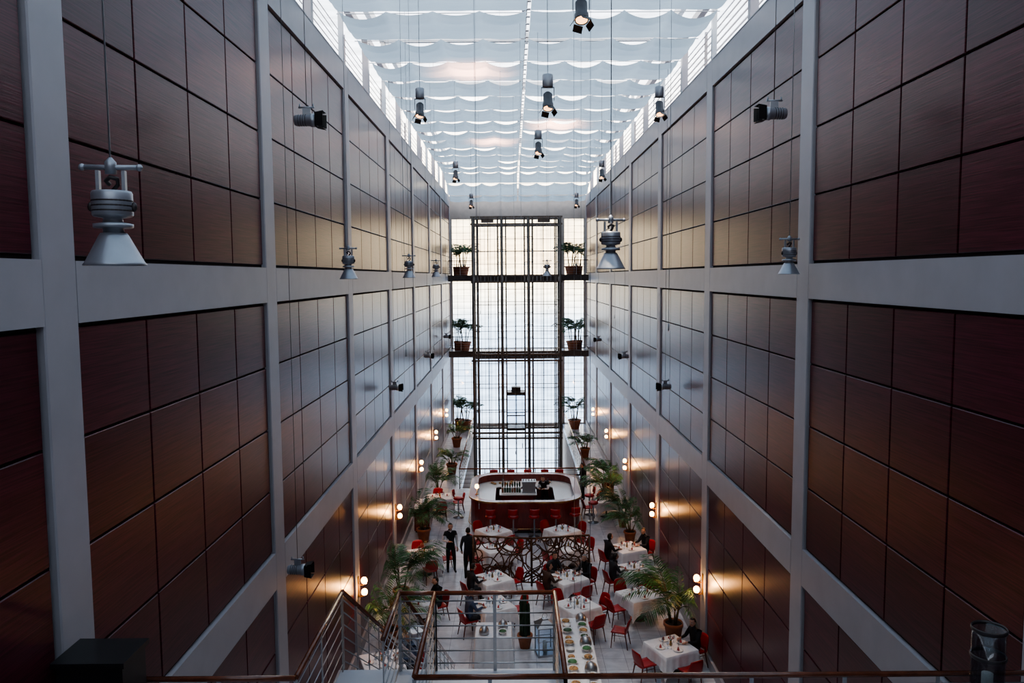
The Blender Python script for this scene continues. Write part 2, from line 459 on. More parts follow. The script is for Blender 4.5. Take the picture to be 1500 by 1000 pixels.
# ---------------------------------------------------------------- palms
def palm(seed,h,nf,L0,stem=.5,pot=(.24,.5)):
    rd=random.Random(seed); b=MB(); pr,phh=pot
    b.lathe([(0,0),(pr*.68,0),(pr*.97,phh*.86),(pr*1.08,phh*.86),(pr*1.08,phh),(pr*.92,phh),(pr*.9,phh*.93),(0,phh*.93)],20,0)
    b.lathe([(0,phh*.94),(pr*.9,phh*.935)],16,1)
    ns=5
    for k in range(ns):
        a=2*pi*k/ns+rd.random(); hh=stem*rd.uniform(.6,1.1)
        base=Vector((pr*.35*math.cos(a),pr*.35*math.sin(a),phh*.9)); top=base+Vector((.12*math.cos(a),.12*math.sin(a),hh))
        b.tube([base,top],[.028,.018],6,3)
        for j in range(nf//ns+1):
            az=a+rd.uniform(-1.3,1.3); el=rd.uniform(.75,1.5); L=L0*rd.uniform(.75,1.1)
            p=top.copy(); pts=[p.copy()]; n=11; e=el
            for i in range(n):
                p=p+Vector((math.cos(az)*math.cos(e),math.sin(az)*math.cos(e),math.sin(e)))*(L/n); e-=rd.uniform(.10,.19); pts.append(p.copy())
            b.tube(pts,[.011*(1-i/(n+2)) for i in range(n+1)],4,3,False)
            for i in range(2,n+1):
                for hf in (0,.5):
                    if i==n and hf: continue
                    q=pts[i].lerp(pts[min(n,i+1)],hf); t=(pts[i]-pts[i-1]).normalized()
                    sd=t.cross(Vector((0,0,1))); sd=sd.normalized() if sd.length>.01 else Vector((1,0,0))
                    ll=L0*.34*math.sin(pi*(i+hf-.5)/(n+1.2))**.6
                    for sg in (-1,1):
                        d=(sd*sg*.8+t*.65+Vector((0,0,-.22+rd.uniform(-.12,.12)))).normalized()
                        wv=t*.017
                        bb=len(b.v); mid=q+d*ll*.45; end=q+d*ll+Vector((0,0,-.12*ll))
                        b.v+=[tuple(q),tuple(mid-wv),tuple(end),tuple(mid+wv)]
                        b.face((bb,bb+1,bb+2,bb+3),2)
    return b
PM=[M_terra,M_soil,M_leaf,M_stem]
def put_palm(args,loc,rz,sc=1.0,name='potted_palm'):
    # each palm grown where it stands; fronds are kept clear of the side walls
    b=palm(*args); M=Matrix.Translation(loc)@Matrix.Rotation(rz,4,'Z')@Matrix.Scale(sc,4)
    out=[]
    for p in b.v:
        q=M@Vector(p)
        lo,hi=XL+.12,XR-.12
        if q.x<lo+.25: q.x=lo+.25*math.exp((q.x-lo-.25)/.5)
        if q.x>hi-.25: q.x=hi-.25*math.exp(-(q.x-hi+.25)/.5)
        if q.y>YE-.1: q.y=YE-.1
        out.append(tuple(q-Vector(loc)))
    b.v=out; b.build(name,PM,loc)
A_=(1,2.4,26,1.35,.55); B_=(2,2.2,24,1.15,.5); C_=(5,1.6,18,.95,.35,(.28,.55)); D_=(9,1.6,20,.9,.85,(.34,.5))
for a,l,r,s in ((A_,(-3.55,24.0,0),0,1.05),(B_,(-3.45,21.2,0),.7,1.05),(C_,(4.15,34.4,0),0,1.2),
    (B_,(-3.5,29.9,0),1,1.1),(A_,(-3.5,36.0,0),2,.85),(C_,(-3.2,40.5,0),2,1),
    (A_,(4.5,21.4,0),2.5,1.12),(B_,(4.5,29.6,0),.4,.95),(C_,(4.5,36.4,0),1.8,1.25),(A_,(4.5,31.6,0),3.1,.85),
    (C_,(4.1,44,0),1.1,1),(C_,(-3.4,47,0),.1,1.05)):
    put_palm(a,l,r,s)
for l,r in (((-3.25,52.9,10.35),0),((-3.75,53.4,10.35),1),((4.0,52.9,10.35),2),((4.5,53.3,10.35),3),((-3.2,52.9,5.3),2.2),((-3.75,53.3,5.3),1.2),((4.1,52.9,5.3),.3),((4.5,53.4,5.3),.9),
    ((-3.2,52.5,0),2.2),((-3.7,52.9,0),1.7),((4.2,52.5,0),.3)):
    put_palm(D_,l,r,1.25)

# ---------------------------------------------------------------- furniture
def chair():
    b=MB()
    def seat(u,v):
        x=(u-.5)*(.44-.06*(1-v)); y=(v-.5)*.42
        return (x,y,.45+.02*(abs(u-.5)*2)**2+ .015*(v-.5))
    b.sheet(seat,6,5,(0,0,-.03),0)
    def back(u,v):
        a=(u-.5)*1.5; wd=.23*(1-.25*v**3)
        return (math.sin(a)*wd/.68, -.21-.10*v+ (1-math.cos(a))*.16, .47+.38*v-.03*(abs(u-.5)*2)**2*v)
    b.sheet(back,8,5,(0,-.02,0),0)
    for sx in (-1,1):
        b.tube([(sx*.17,.17,.44),(sx*.20,.21,0)],[.02,.013],6,1)
        b.tube([(sx*.17,-.18,.60),(sx*.17,-.18,.42),(sx*.20,-.26,0)],[.014,.02,.013],6,1)
        b.tube([(sx*.175,.17,.36),(sx*.175,-.19,.36)],.009,5,1)
    b.tube([(-.17,.17,.40),(.17,.17,.40)],.012,5,1)
    return b
CHm=[M_red,M_redwood]
first_chair=None
def place_chair(x,y,face):
    global first_chair
    # face = direction (angle) the sitter looks at, chair local +Y
    rz=face-pi/2
    if first_chair is None: first_chair=chair().build('dining_chair',CHm,(x,y,0),rz)
    else: inst(first_chair,(x,y,0),rz)

def table():
    b=MB(); n=96; rings=[]
    def per(k):
        t=(k/n)*4; s=int(t)%4; f=t-int(t)
        p=[(-1,-1),(1,-1),(1,1),(-1,1)][s]; q=[(1,-1),(1,1),(-1,1),(-1,-1)][s]
        return (p[0]+(q[0]-p[0])*f, p[1]+(q[1]-p[1])*f, abs(f-.5)*2)
    specs=[('t',.0),('t',.6),('t',.97),('e',0)]+[('s',t) for t in (.25,.5,.75,1)]
    b0=len(b.v)
    for kind,t in specs:
        for k in range(n):
            x,y,c=per(k); h=.5
            if kind=='t': b.v.append((x*h*t,y*h*t,.755))
            elif kind=='e': b.v.append((x*h,y*h,.748))
            else:
                wv=.5+.5*math.cos(k*2*pi/n*20+.6); cz=c**3
                o=1+t*(.01+.13*wv*(.4+.6*c)+.05*cz)
                b.v.append((x*h*o,y*h*o,.748-t*(.33+.24*cz)))
    for i in range(len(specs)-1):
        for k in range(n):
            k2=(k+1)%n; b.face((b0+i*n+k,b0+i*n+k2,b0+(i+1)*n+k2,b0+(i+1)*n+k),0,i>=3)
    b.lathe([(0,.0),(.26,.0),(.26,.02),(.05,.06),(.035,.1),(.035,.72),(.2,.735)],16,1)
    return b
def setting():
    b=MB(); rd=random.Random(4)
    for k in range(4):
        a=k*pi/2; x,y=.32*math.cos(a),.32*math.sin(a)
        b.lathe([(0,.004),(.07,.004),(.12,.018),(.125,.02),(.07,.0),(0,0)],18,0,(x,y,0))
        b.lathe([(.035,.01),(.016,.07),(.0,.10)],8,1,(x,y,.01))
        for dx in (-.11,.11):
            gx,gy=x*.55+math.cos(a+pi/2)*dx,y*.55+math.sin(a+pi/2)*dx
            b.lathe([(.028,0),(.028,.004),(.004,.01),(.004,.08),(.03,.11),(.032,.15),(.026,.18)],10,2,(gx,gy,0))
    b.lathe([(.03,0),(.04,.03),(.025,.1),(.03,.12)],10,3,(0,0,0))
    for k in range(7):
        a=k*.9; b.tube([(0,0,.1),(.03*math.cos(a),.03*math.sin(a),.16),(.06*math.cos(a),.06*math.sin(a),.19)],.004,4,4)
        b.ell((.06*math.cos(a),.06*math.sin(a),.2),(.018,.018,.014),6,4,5)
    return b
T0=None;S0=None
def place_table(x,y,rot,chairs=(),dist=.80,sett=True):
    global T0,S0
    if T0 is None:
        T0=table().build('dining_table',[M_cloth,M_dark],(x,y,0),rot)
        S0=setting().build('table_setting',[M_white,M_napkin,M_glass2,M_brass,M_leaf,M_red],(x,y,.757),rot)
    else:
        inst(T0,(x,y,0),rot)
        if sett: inst(S0,(x,y,.757),rot)
    for k in chairs:
        a=rot+k*pi/2; place_chair(x+dist*math.cos(a),y+dist*math.sin(a),a+pi)
R=math.radians
place_table(-3.1,26.6,R(20),(0,1,3))
place_table(-.75,29.0,R(38),(1,2,3))
place_table(1.85,29.0,R(38),(0,1,3))
place_table(-.65,27.1,R(30),(0,2)); place_table(1.95,27.2,R(35),(0,2))
place_table(-.68,24.3,R(32),(0,1,2))
place_table(1.70,24.3,R(32),(0,1,2,3))
place_table(-.60,22.25,R(28),(0,2))
place_table(1.85,22.2,R(32),(0,1,3))
place_table(-2.95,22.5,R(30),(0,))
place_table(4.0,27.0,R(25),(0,2))
place_table(3.95,25.0,R(20),(2,3))
place_table(3.75,22.9,R(25),(2,1))
place_table(4.05,19.6,R(25),(2,0,3))
place_table(-3.2,33.6,R(10),(0,1,3)); place_table(4.0,33.0,R(10),(2,))
place_table(-3.3,18.9,R(20),(0,))
place_chair(2.95,21.15,R(160))

# buffet tables
def buffet(lx,ly,h,seed,nm,loc):
    b=MB(); rd=random.Random(seed)
    n=40
    b.box(-lx/2,lx/2,-ly/2,ly/2,h-.03,h,0)
    P=[]
    for k in range(n*2):
        t=k/(n*2)*4; s=int(t); f=t-s
        q=[(-1,-1),(1,-1),(1,1),(-1,1),(-1,-1)]
        P.append((q[s][0]+(q[s+1][0]-q[s][0])*f,q[s][1]+(q[s+1][1]-q[s][1])*f))
    b0=len(b.v)
    for j,z in enumerate((h,h-.02,h*.5,.02)):
        for k,(x,y) in enumerate(P):
            o=(0,.01,.03,.05)[j]*(1+.8*math.sin(k*1.25))
            b.v.append((x*(lx/2+o),y*(ly/2+o),z))
    for j in range(3):
        for k in range(len(P)):
            k2=(k+1)%len(P); b.face((b0+j*len(P)+k,b0+j*len(P)+k2,b0+(j+1)*len(P)+k2,b0+(j+1)*len(P)+k),0,True)
    y=-ly/2+.25
    while y<ly/2-.15:
        for x in ((-lx*.26,lx*.26) if lx>.6 else (0,)):
            k=rd.randint(0,3); r=rd.uniform(.12,.16)
            if k==0:
                b.lathe([(0,.005),(r*.7,.005),(r,.03),(r*1.02,.03),(r*.7,0),(0,0)],18,1,(x,y,h)); b.ell((x,y,h+.03),(r*.7,r*.7,.04),10,6,2)
            elif k==1:
                b.lathe([(r,.03),(r,.08),(r*.98,.1),(r*.8,.17),(r*.4,.22),(0,.23)],18,3,(x,y,h)); b.tube([(x-.03,y,h+.22),(x,y,h+.27),(x+.03,y,h+.22)],.006,5,3)
            elif k==2:
                for q in range(6): b.lathe([(0,q*.012),(r*.8,q*.012+.008),(r*.8,q*.012+.012)],16,1,(x,y,h))
            else:
                b.lathe([(r*.4,0),(r*.9,.08),(r,.1),(r*.85,.08),(0,.03)],16,1,(x,y,h)); b.ell((x,y,h+.07),(r*.8,r*.8,.05),10,6,2 if rd.random()<.6 else 4)
        y+=.34
    b.build(nm,[M_cloth,M_white,M_dish,M_steel,M_leaf],loc)
buffet(.8,4.2,.9,3,'buffet_table',(1.62,18.85,0))
buffet(.95,.95,.85,8,'serving_table',(-.55,20.35,0))

# lanterns
def lantern():
    b=MB(); a=.22
    b.box(-a-.02,a+.02,-a-.02,a+.02,0,.06)
    for sx in (-1,1):
        for sy in (-1,1): b.box(sx*a-.014,sx*a+.014,sy*a-.014,sy*a+.014,.06,.78)
    b.box(-a-.02,a+.02,-a-.02,a+.02,.78,.81)
    bb=len(b.v); b.v+=[(-.26,-.26,.81),(.26,-.26,.81),(.26,.26,.81),(-.26,.26,.81),(-.08,-.08,.96),(.08,-.08,.96),(.08,.08,.96),(-.08,.08,.96)]
    for k in range(4): b.face((bb+k,bb+(k+1)%4,bb+4+(k+1)%4,bb+4+k))
    b.box(-.08,.08,-.08,.08,.955,1.0)
    b.tube([(.07*math.cos(t*pi/6),0,1.06+.07*math.sin(t*pi/6)) for t in range(13)],.008,6)
    for s in (-a,a):
        b.box(s-.002,s+.002,-a,a,.06,.78,1); b.box(-a,a,s-.002,s+.002,.06,.78,1)
        b.box(s-.006,s+.006,-a,a,.41,.43); b.box(-a,a,s-.006,s+.006,.41,.43)
    b.lathe([(0,.06),(.06,.06),(.06,.34),(0,.35)],14,2); b.tube([(0,0,.34),(0,0,.38)],.004,4)
    return b
l0=lantern().build('candle_lantern',[M_steel,M_glass,M_wax],(.84,20.75,0),.2)
inst(l0,(-2.75,20.5,0),.5)
# cactus
b=MB()
b.lathe([(0,0),(.14,0),(.2,.32),(.22,.32),(.22,.38),(.18,.38),(.18,.34),(0,.34)],18,0)
for (x,y,h,r) in ((0,0,1.25,.06),(.1,.03,.95,.05),(-.09,.04,1.05,.05),(.02,-.1,.8,.045),(-.05,-.07,.6,.04)):
    n=10; b0=len(b.v); prof=[(1,0),(1.05,.3),(1,.8),(.8,.95),(.1,1)]
    for (rr,zz) in prof:
        for k in range(n):
            w_=2*pi*k/n; q=r*rr*(1.15 if k%2 else .75); b.v.append((x+q*math.cos(w_),y+q*math.sin(w_),.32+h*zz))
    for i in range(4):
        for k in range(n): b.face((b0+i*n+k,b0+i*n+(k+1)%n,b0+(i+1)*n+(k+1)%n,b0+(i+1)*n+k),1)
b.build('potted_cactus',[M_terra,M_cactus],(.3,21.1,0))

# ---------------------------------------------------------------- branch screen
b=MB(); rd=random.Random(11)
def scr(p0,p1,h=1.62):
    p0=Vector(p0);p1=Vector(p1); d=p1-p0; Lh=d.length; d.normalize(); P=lambda s,z:p0+d*s+Vector((0,0,z))
    for s in (0,Lh): b.tube([P(s,0),P(s,h)],.035,8)
    b.tube([P(0,h),P(Lh,h)],.035,8); b.tube([P(0,.12),P(Lh,.12)],.03,8)
    nrm=Vector((-d.y,d.x,0))
    for k in range(30):
        s=rd.uniform(.05,Lh-.05); z=rd.choice((.12,.12,h)); a=rd.uniform(.6,2.5)*(1 if z<1 else -1); pts=[]
        cv=rd.uniform(-.55,.55)
        for i in range(16):
            pts.append(P(s,z)+nrm*.02*math.sin(i+k))
            s+=math.cos(a)*.12; z+=math.sin(a)*.12; a+=cv+rd.uniform(-.3,.3)
            if s<.02 or s>Lh-.02: a=pi-a; s=clamp(s,.02,Lh-.02)
            if z<.13 or z>h-.02: a=-a; z=clamp(z,.13,h-.02)
        b.tube(pts,[.030*(1-i/26) for i in range(16)],6)
scr((-1.35,25.75,0),(.6,25.45,0)); scr((.6,25.45,0),(2.55,25.75,0))
b.build('branch_pattern_screen',[M_bronze])

# ---------------------------------------------------------------- bar
def rr_loop(x0,x1,y0,y1,r,n=8):
    P=[]
    for (cx,cy,a0) in ((x1-r,y0+r,-pi/2),(x1-r,y1-r,0),(x0+r,y1-r,pi/2),(x0+r,y0+r,pi)):
        for k in range(n+1):
            a=a0+pi/2*k/n; P.append((cx+r*math.cos(a),cy+r*math.sin(a)))
    return P
b=MB()
def ring(o0,i0,za,zb_,m):
    n=len(o0); b0=len(b.v)
    for P,z in ((o0,za),(o0,zb_),(i0,zb_),(i0,za)):
        b.v+=[(p[0],p[1],z) for p in P]
    for j in range(4):
        j2=(j+1)%4
        for k in range(n):
            k2=(k+1)%n; b.face((b0+j*n+k,b0+j*n+k2,b0+j2*n+k2,b0+j2*n+k),m)
bx0,bx1,by0,by1=-1.75,2.75,30.8,35.4
ring(rr_loop(bx0,bx1,by0,by1,1.1),rr_loop(bx0+.12,bx1-.12,by0+.12,by1-.12,.98),0.12,1.26,0)
ring(rr_loop(bx0+.08,bx1-.08,by0+.08,by1-.08,1.02),rr_loop(bx0+.2,bx1-.2,by0+.2,by1-.2,.9),0,.12,2)
ring(rr_loop(bx0-.08,bx1+.08,by0-.08,by1+.08,1.18),rr_loop(bx0+.22,bx1-.22,by0+.22,by1-.22,.88),1.26,1.31,0)
ring(rr_loop(bx0+.1,bx1-.1,by0+.1,by1-.1,1.0),rr_loop(bx0+1.0,bx1-1.0,by0+1.1,by1-1.1,.2),.94,.98,1)
ring(rr_loop(bx0-.09,bx1+.09,by0-.09,by1+.09,1.19),rr_loop(bx0-.07,bx1+.07,by0-.07,by1+.07,1.17),1.25,1.32,3)
lp=rr_loop(bx0-.10,bx1+.10,by0-.10,by1+.10,1.2); b.tube([(p[0],p[1],.22) for p in lp]+[(lp[0][0],lp[0][1],.22)],.02,6,3,False)
ring(rr_loop(-.55,.98,32.8,33.6,.2),rr_loop(-.54,.97,32.81,33.59,.19),0,1.0,0)
b.box(-.58,1.01,32.77,33.63,1.0,1.04,1)
b.build('bar_counter',[M_barwood,M_white,M_black,M_brass])
b=MB(); rd=random.Random(5)
b.box(-.5,.35,33.0,33.4,0,.03,2); b.box(-.5,.35,33.1,33.4,.03,.22,2)
for k in range(16):
    x=-.45+ (k%8)*.105; y=33.04 if k<8 else 33.25; z=.03 if k<8 else .22; r=.035; h=rd.uniform(.2,.3)
    b.lathe([(0,0),(r,0),(r,h*.6),(r*.35,h*.75),(r*.35,h),(0,h)],8,rd.randint(0,1),(x,y,z))
b.build('liquor_bottles',[M_bottle,M_amber,M_white],(0,0,1.04))
b=MB()
b.box(-.3,.3,-.25,.25,0,.08); b.box(-.28,.28,-.1,.25,.08,.42); b.box(-.3,.3,-.25,.25,.42,.5)
for x in (-.15,.15): b.tube([(x,-.18,.42),(x,-.18,.34)],.035,10); b.tube([(x,-.18,.33),(x,-.36,.31)],.014,6,1)
for k in range(5): b.lathe([(.025,0),(.035,.05)],8,2,(-.24+k*.12,.0,.5))
b.build('espresso_machine',[M_steel,M_black,M_white],(.68,33.2,1.04),pi)
b=MB(); rd=random.Random(8)
for k in range(34):
    x=rd.uniform(-1.0,2.0); y=rd.choice((31.35,34.85))+rd.uniform(-.2,.2)
    if k%3==0: b.lathe([(0,.005),(.08,.005),(.13,.02),(.08,0),(0,0)],14,0,(x,y,0)); b.ell((x,y,.03),(.07,.07,.04),8,5,2)
    else: b.lathe([(.03,0),(.004,.01),(.004,.08),(.035,.12),(.03,.2)],10,1,(x,y,0))
b.build('bar_glassware',[M_white,M_glass2,M_dish],(0,0,.982))
b=MB()
b.lathe([(0,0),(.07,0),(.07,.015),(.012,.03),(.012,.26),(0,.26)],14,0); b.ell((0,0,.34),(.09,.09,.10),14,10,1)
bl=b.build('bar_table_lamp',[M_brass,M_globe],(-1.50,31.9,1.31)); 
def stool():
    b=MB()
    b.lathe([(0,0),(.21,0),(.21,.015),(.04,.05),(.03,.08),(.03,.7),(.06,.72),(0,.72)],18,1)
    b.lathe([(0,.72),(.17,.72),(.195,.75),(.19,.79),(.15,.81),(0,.815)],18,0)
    b.tube([(.15*math.cos(t*pi/8),.15*math.sin(t*pi/8),.28) for t in range(17)],.01,5,1,False)
    b.tube([(-.15,0,.28),(.15,0,.28)],.008,5,1)
    def bk(u,v):
        a=(u-.5)*2.0; return (math.sin(a)*.20,-.04-math.cos(a)*.17-.03*v,.86+.22*v)
    b.sheet(bk,8,3,(0,-.02,0),0)
    for x in (-.08,.08): b.tube([(x,-.12,.75),(x,-.21,.95)],.01,5,1)
    return b
s0=stool().build('bar_stool',[M_red,M_steel],(-.9,30.35,0),sc=1.1)
for x in (0,.83,1.68,2.45): inst(s0,(x,30.35 if x<2 else 30.6,0),random.uniform(-.2,.2),1.1)
for x in (-.9,-.1,.7,1.5,2.2): inst(s0,(x,36.3,0),pi,1.1)
inst(s0,(-2.35,33.0,0),-pi/2,1.1); inst(s0,(3.35,32.2,0),pi/2,1.1); inst(s0,(3.3,33.3,0),pi/2,1.1)

def cab():
    b=MB()
    b.box(-.3,.3,-.7,.7,.08,.95,0); b.box(-.33,.33,-.73,.73,.95,.99,1); b.box(-.26,.26,-.66,.66,0,.08,2)
    for y in (-.35,.35): b.box(.3,.315,y-.32,y+.32,.12,.92,0); b.box(.315,.33,y+.2,y+.22,.45,.6,3)
    for k in range(5): b.lathe([(0,0),(.1,.01),(.12,.03)],12,4,(0,-.5+k*.25,.99)); 
    b.lathe([(0,0),(.04,0),(.05,.15),(.015,.22),(.015,.3)],10,5,(.1,.1,.99))
    return b
c0=cab().build('service_sideboard',[M_barwood,M_slab,M_black,M_brass,M_white,M_bottle],(-3.7,31.7,0))

# ---------------------------------------------------------------- wall sconces
def sconce():
    b=MB()
    b.box(0,.03,-.05,.05,-.28,.28,0)
    for z in (-.15,.17):
        b.tube([(.02,0,z-.12),(.12,0,z-.13),(.17,0,z-.09)],.012,6,0)
        b.lathe([(.02,-.11),(.07,-.08),(.075,-.065)],14,0,(.17,0,z))
        b.ell((.17,0,z),(.085,.085,.095),14,10,1)
    return b
sc0=None
for y in MULL[4:]:
    if y>53: continue
    for side,X in ((1,XL),(-1,XR)):
        l=(X+side*.0,y,2.0); rz=0 if side==1 else pi
        if sc0 is None: sc0=sconce().build('wall_sconce',[M_brass,M_globe],l,rz)
        else: inst(sc0,l,rz)
        d=bpy.data.lights.new('sconce_light','POINT'); d.energy=28; d.color=(1,.46,.16); d.shadow_soft_size=.08
        o=bpy.data.objects.new('sconce_light',d); S.collection.objects.link(o); o.location=(X+side*.30,y,2.0)

# ---------------------------------------------------------------- pendant lamps
def pendant(x,y,z,rz=0):
    b=MB()
    b.lathe([(.18,0),(.183,.004),(.17,.02),(.085,.185),(.075,.2),(.07,.2),(.165,.015),(.18,0)],32,0)
    b.lathe([(0,.19),(.06,.19),(.06,.23),(.11,.23),(.115,.235),(.115,.255),(.06,.265),(.055,.29),(.11,.30),(.118,.31),(.118,.44),(.11,.455),(.05,.46),(.0,.46)],32,0)
    for k in range(3): b.lathe([(.118,.33+k*.03),(.122,.335+k*.03),(.118,.34+k*.03)],28,1)
    for s in (-1,1):
        b.box(s*.075-.01,s*.075+.01,-.02,.02,.44,.58,0)
        b.ell((s*.125,0,.36),(.02,.02,.03),8,6,1)
        b.ell((s*.165,0,.60),(.022,.022,.022),8,6,0)
    b.tube([(-.165,0,.60),(.165,0,.60)],.016,8,0)
    b.tube([(0,.02,.46),(.03,.03,.50),(.035,.0,.53),(0,-.02,.54),(-.03,.0,.52),(-.02,.03,.5)],.014,6,1)
    b.lathe([(0,.56),(.035,.56),(.035,.63),(.01,.66),(0,.66)],12,0)
    b.tube([(0,0,.62),(0,0,18.2-z)],.006,5,2)
    b.ell((0,0,.12),(.045,.045,.07),10,8,3)
    b.build('pendant_lamp',[M_alu,M_dark,M_cable,M_white],(x,y,z),rz)
for x,y,z in ((-2.46,4.9,10.385),(-3.2,15.5,10.27),(-2.79,21.5,10.28),(-2.77,29,10.3),(1.22,9.7,10.38),(4.75,13.5,10.30),(1.4,31,10.3)):
    pendant(x,y,z,random.uniform(-.2,.2))
def spot(x,y,z,sz=1.0,lit=True):
    b=MB(); T=Matrix.Translation((0,0,.3))@Matrix.Rotation(-.4,4,'X')@Matrix.Translation((0,0,-.3))
    b.lathe([(0,.02),(.085,.02),(.095,.0),(.1,.02),(.1,.1),(.085,.12),(.085,.3),(.05,.34),(0,.34)],20,0,M=T)
    b.lathe([(0,.012),(.083,.012)],20,1,M=T)
    for k in range(4):
        a=k*pi/2+.4; M=T@Matrix.Rotation(a,4,'Z')@Matrix.Translation((.1,0,0))@Matrix.Rotation(-.55,4,'Y')
        b.box(-.004,.004,-.07,.07,-.10,0,2,M)
    for s in (-1,1): b.box(s*.115-.006,s*.115+.006,-.015,.015,.2,.42,0)
    b.box(-.12,.12,-.015,.015,.42,.435,0); b.lathe([(0,.43),(.09,.43),(.1,.45),(.1,.64),(.09,.66),(0,.66)],18,3)
    b.tube([(0,0,.65),(0,0,(18.2-z)/sz)],.006,5,4)
    b.build('stage_spotlight',[M_body,M_lens,M_black,M_alu,M_cable],(x,y,z),0,sz)
    if lit:
        d=bpy.data.lights.new('spot_beam','SPOT'); d.energy=520; d.color=(1,.86,.70); d.spot_size=R(42); d.spot_blend=.7; d.shadow_soft_size=.08
        o=bpy.data.objects.new('spot_beam',d); S.collection.objects.link(o); o.location=(x,y-.3,z-.2)
for x,y,s in ((-1.8,16,.9),(2.97,16,.9),(-1.8,26,.9),(2.97,26,.9),(-1.8,36,.9),(2.97,36,.9),(.9,10.2,.9),(.72,15.4,1.05),(.72,20.8,.95)):
    spot(x,y,13.45,s)
def projector(x,y,z,rz,sz=1.0):
    b=MB(); Mx=Matrix.Rotation(pi/2,4,'Y')
    b.lathe([(0,-.18),(.07,-.18),(.085,-.15),(.085,.05),(.1,.07),(.1,.14),(.0,.14)],20,0,M=Mx)
    for k in range(4): b.lathe([(.085,-.12+k*.035),(.092,-.115+k*.035),(.085,-.11+k*.035)],18,1,M=Mx)
    for k in range(4):
        M=Matrix.Rotation(k*pi/2,4,'X')@Matrix.Translation((.14,0,.1))@Matrix.Rotation(-.2,4,'Y')
        b.box(0,.13,-.1,.1,-.004,.004,2,M)
    b.box(-.06,.06,-.012,.012,.085,.18,0); b.tube([(-.12,0,.19),(.12,0,.19)],.014,6,0)
    for s in (-.1,.1): b.tube([(s,0,.19),(s,0,.24)],.012,6,0)
    b.tube([(0,0,.2),(0,0,(18.2-z)/sz)],.005,5,1)
    b.build('barn_door_projector',[M_alu,M_dark,M_black],(x,y,z),rz,sz)
for x,y,z,rz in ((-3.05,12.0,12.65,0),(3.95,12.0,12.7,pi),(-3.85,25.5,6.7,0),(4.75,24.2,6.85,pi),(4.75,33,6.9,pi),(-3.85,35.8,6.7,0),(4.75,43,6.8,pi),(-3.85,46,6.8,0),(-3.9,13.8,5.05,0)):
    projector(x,y,z,rz,1.0)
# suspension cables
b=MB(); rd=random.Random(2)
for (x,y,z) in ((-1.9,14,9),(-1.75,14,9),(-.8,18,5),(-.3,24,4),(.25,20,6),(1.35,17,3),(1.5,17,3),(.1,28,4),(2.2,22,9),(-1.2,30,9),(-.5,36,8),(1.6,34,9),(2.6,13,9.5),(-.65,15,10),(1.22,12.2,1.9),(3.4,26,9),(-2.6,26,8)):
    b.tube([(x,y,z),(x,y,18.2)],.004,4); b.tube([(x,y,z),(x,y,z-.12)],.012,6)
b.build('suspension_cables',[M_cable])

# ---------------------------------------------------------------- people
def cm(n,c,r=.8): return mat(n,c,r,0,.12,14)
K_skin=cm('skin',(.52,.29,.20),.55); K_blk=cm('black_wool',(.012,.012,.015)); K_char=cm('charcoal_cloth',(.03,.03,.035))
K_white=cm('white_shirt',(.7,.7,.72)); K_blue=cm('slate_blue_knit',(.06,.09,.16)); K_hd=cm('dark_hair',(.018,.011,.008),.6); K_hg=cm('grey_hair',(.30,.29,.28),.7)
K_shoe=cm('shoe_leather',(.012,.01,.01),.35); K_eye=mat('eye',(.02,.015,.012),.2); K_lip=cm('lips',(.32,.10,.08),.5); K_brown=cm('brown_jacket',(.07,.04,.03))
STAND=dict(pel=(0,0,.93),sp=(0,-.005,1.13),ch=(0,-.01,1.33),nk=(0,0,1.47),hd=(0,.015,1.56),
 shL=(-.175,-.01,1.41),elL=(-.23,-.03,1.13),wrL=(-.23,.04,.89),haL=(-.225,.07,.81),
 shR=(.175,-.01,1.41),elR=(.23,-.03,1.13),wrR=(.23,.04,.89),haR=(.225,.07,.81),
 hipL=(-.09,0,.88),knL=(-.10,.02,.49),anL=(-.10,-.03,.09),toL=(-.12,.12,.04),
 hipR=(.09,0,.88),knR=(.10,.02,.49),anR=(.10,-.03,.09),toR=(.12,.12,.04))
SIT=dict(pel=(0,0,.55),sp=(0,-.03,.74),ch=(0,.01,.94),nk=(0,.045,1.08),hd=(0,.07,1.16),
 shL=(-.175,.01,1.01),elL=(-.24,.13,.79),wrL=(-.15,.35,.81),haL=(-.12,.43,.80),
 shR=(.175,.01,1.01),elR=(.24,.13,.79),wrR=(.15,.35,.81),haR=(.12,.43,.80),
 hipL=(-.09,.03,.53),knL=(-.12,.43,.51),anL=(-.12,.40,.09),toL=(-.13,.55,.04),
 hipR=(.09,.03,.53),knR=(.12,.43,.51),anR=(.12,.40,.09),toR=(.13,.55,.04))
RAD=dict(pel=.13,sp=.118,ch=.135,nk=.058,hd=.05,sh=.066,el=.044,wr=.028,ha=.03,hip=.088,kn=.06,an=.042,to=.036)
EDG=[('pel','sp','T'),('sp','ch','T'),('ch','nk','T'),('nk','hd','N')]
for s_ in 'LR': EDG+=[('ch','sh'+s_,'T'),('sh'+s_,'el'+s_,'A'),('el'+s_,'wr'+s_,'B'),('wr'+s_,'ha'+s_,'H'),('pel','hip'+s_,'G'),('hip'+s_,'kn'+s_,'G'),('kn'+s_,'an'+s_,'G'),('an'+s_,'to'+s_,'F')]
